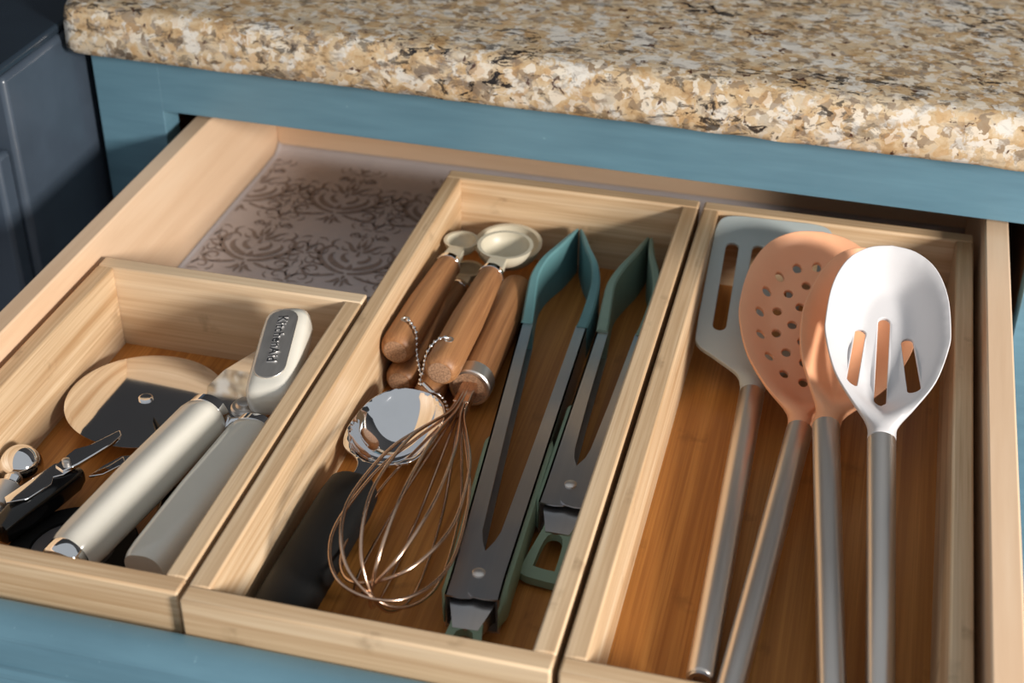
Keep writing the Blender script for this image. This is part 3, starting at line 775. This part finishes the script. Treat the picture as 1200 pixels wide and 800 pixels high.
# can opener
def opener():
    r = thing('can_opener', 'pearl white can opener with two handles and a large turning knob', 'can opener', (0, 0, 0))
    C = at(290, 478, 3.4); r.location = C*S
    def bar(name, A, B, prof, e, mat, roll=0.0, par=r, n=40):
        A, B = Vector(A), Vector(B); y = (B-A).normalized(); x = y.cross(Vector((0, 0, 1))).normalized(); z = x.cross(y)
        q = Matrix.Rotation(roll, 3, y); x, z = q @ x, q @ z
        Lb = (B-A).length
        v, f = squircle([(p[0]*Lb, p[1], p[2], p[3] if len(p) > 3 else 0) for p in prof], n, e)
        return mesh_obj(name, [A+x*p[0]+y*p[1]+z*p[2] for p in v], f, mat, par, True, sharp=50, off=C), (A, x, y, z, Lb)
    hp = [(0, .95, .9), (.015, 1.12, 1.02), (.06, 1.2, 1.1), (.5, 1.22, 1.15), (.9, 1.14, 1.1), (.97, 1.08, 1.05), (1.0, .98, .95)]
    a1, b1 = at(243, 486, 3.9), at(83, 650, 2.9)
    h1, _ = bar('handle', a1, b1, hp, 2.7, pearl, .35)
    u = (b1-a1).normalized()
    bar('ferrule', a1-u*.45, a1+u*.12, [(0, .85, .8), (.1, 1.08, 1.0), (.9, 1.1, 1.02), (1, 1.0, .95)], 2.4, chrome, .35, h1)
    bar('end_cap', b1-u*.05, b1+u*.85, [(0, 1.0, .98), (.1, 1.06, 1.02), (.8, 1.0, .95), (1, .8, .78)], 2.4, chrome, .35, h1)
    a2, b2 = at(299, 508, 3.6), at(170, 670, 3.1)
    h2, _ = bar('handle', a2, b2, hp, 2.7, pearl, .2)
    u = (b2-a2).normalized()
    bar('ferrule', a2-u*.4, a2+u*.12, [(0, .85, .8), (.1, 1.08, 1.0), (.9, 1.1, 1.02), (1, 1.0, .95)], 2.4, chrome, .2, h2)
    # head plate
    pl = [at(q[0], q[1], 3.35) for q in ((238, 486), (243, 452), (262, 432), (303, 404), (322, 410), (325, 440), (312, 492), (290, 497), (268, 496))]
    pp = [(p.x, p.y) for p in pl]
    cxp, cyp = at(285, 450, 3.35).x, at(285, 450, 3.35).y
    v, f = sheet(pp, [], lambda x, y: 3.35-.06*(y-cyp), .22, 1.0)
    mesh_obj('head_plate', v, f, chrome, r, True, bevel=.05, off=C)
    k = at(288, 478, 3.5)
    mesh_obj('drive_wheel', *lathe([(-.1, .75), (.1, .75), (.2, .66), (.22, .5), (.3, .45), (.42, .42), (.45, .3), (.45, .01)], 30, 'z', tuple(k)), steel, r, True, off=C)
    mesh_obj('link_arm', *tube([at(262, 502, 3.5), at(272, 493, 3.7), at(290, 491, 3.7), at(318, 499, 3.4)], [.12, .16, .18, .2], 10), chrome, r, True, off=C)
    mesh_obj('axle', *lathe([(-.9, .4), (1.2, .4)], 18, 'z', tuple(at(322, 462, 3.9))), steel, r, True, off=C)
    # knob with name plate
    ka, kb = at(314, 477, 4.55), at(342, 371, 5.6)
    n_ = [(0, .35, .3), (.012, .75, .62), (.045, 1.08, .86), (.12, 1.2, .98), (.3, 1.23, 1.0), (.75, 1.23, 1.0), (.88, 1.2, .97), (.955, 1.08, .84), (.988, .75, .58), (1, .35, .28)]
    kn, (A, x, y, z, Lb) = bar('knob', ka, kb, n_, 3.2, pearl, -.12)
    pts = slot(0, 0, 1.62, Lb*.76, 10)
    v, f = sheet(pts, [], lambda a, b: 0, .06, 2)
    ctr = A+y*Lb*.53+z*1.0
    mesh_obj('name_plate', [ctr+x*p[0]+y*p[1]+z*(p[2]+.05) for p in v], f, steel, kn, True, bevel=.03, off=C)
    tm = text_mesh('KitchenAid', .72, .03); tm.materials.append(chrome)
    to = bpy.data.objects.new('raised_lettering', tm); COL.objects.link(to); to.parent = kn
    # letters read down the plate: text x along -y of the knob
    tx, ty, tz = -y, x, z
    po = (ctr+z*.07+y*.28-C)*S
    to.matrix_local = Matrix(((tx.x, ty.x, tz.x, po.x), (tx.y, ty.y, tz.y, po.y), (tx.z, ty.z, tz.z, po.z), (0, 0, 0, 1)))
    return r
opener()

# corkscrew
def corkscrew():
    r = thing('corkscrew', 'folding corkscrew with black body and chrome hinged lever', 'corkscrew', (0, 0, 0))
    A = at(-4, 622, 2.1); B = at(92, 556, 1.9); hl = place(r, A, B)
    mesh_obj('body', *squircle([(0, .3, .3, -.25), (.15, .55, .55, -.2), (hl*.3, .75, .7, 0), (hl*.6, .8, .72, .1), (hl*.9, .7, .62, .1), (hl, .45, .45, .05)], 30, 3.2), black_gloss, r, True, sharp=50)
    mesh_obj('side_plate', *joinm(*[sheet([(-.72, hl*.25), (-.3, hl*.2), (.3, hl*.35), (.35, hl*.62), (.05, hl*.7), (.3, hl*.78), (.35, hl*.98), (-.2, hl*1.02), (-.72, hl*.85)], [], lambda x, y: .86-.04*x*x, .1, .5)]), chrome, r, True, bevel=.03)
    lv = mesh_obj('lever', *sheet([(-.45, hl*.82), (.2, hl*.80), (.45, hl*.95), (.62, hl+.6), (.75, hl+1.6), (.6, hl+2.5), (.2, hl+2.8), (.1, hl+1.9), (-.1, hl+1.0), (-.5, hl+.4)], [], lambda x, y: 1.05+.12*math.sin((y-hl)*.9), .22, .5), chrome, r, True, bevel=.05)
    mesh_obj('hinge_pin', *lathe([(-.3, .2), (.12, .2), (.16, .12), (.16, .01)], 16, 'z', (-.12, hl*.9, 1.05)), steel, lv, True)
    mesh_obj('blade', *sheet([(.7, hl+.0), (1.15, hl+.5), (1.35, hl+1.5), (1.2, hl+2.4), (.85, hl+2.1), (.65, hl+1.0)], [], lambda x, y: .2, .12, .6), chrome, r, True, bevel=.03)
    return r
corkscrew()

# bottle stopper with a chrome ball
def stopper():
    r = thing('bottle_stopper', 'chrome bottle stopper with a round ball top beside corkscrew', 'bottle stopper', (0, 0, 0))
    b = at(25, 546, 2.1); e = at(1, 590, 1.75); place(r, b, e)
    R_ = 1.08
    mesh_obj('ball', *lathe([(R_*math.sin(-PI/2+PI*k/20), R_*math.cos(-PI/2+PI*k/20)) for k in range(21)], 40), chrome, r, True, sharp=80)
    mesh_obj('neck', *lathe([(R_*.85, .5), (R_+.3, .42), (R_+.32, .62), (R_+.5, .66), (R_+.55, .62)], 28), chrome, r, True)
    mesh_obj('plug', *lathe([(R_+.5, .8), (R_+.6, .88), (R_+1.9, .84), (R_+2.0, .7), (R_+2.4, .6), (R_+2.6, .3)], 28), steel, r, True)
    return r
stopper()

# black disc under the can opener
c = at(88, 648, 1.0); c.x -= .1
pd = thing('jar_opener_pad', 'flat round black pad with grey centre under the can opener handle', 'pad', (c.x, c.y, FL))
mesh_obj('rim', *lathe([(0, 2.95), (.1, 3.05), (.4, 3.05), (.52, 2.95), (.52, 2.0), (.38, 1.95), (.02, 1.9)], 56, 'z'), black_rub, pd, True)
mesh_obj('centre_disc', *lathe([(.05, 1.94), (.40, 1.94), (.44, 1.8), (.44, .01)], 48, 'z'), grey_plastic, pd, True)
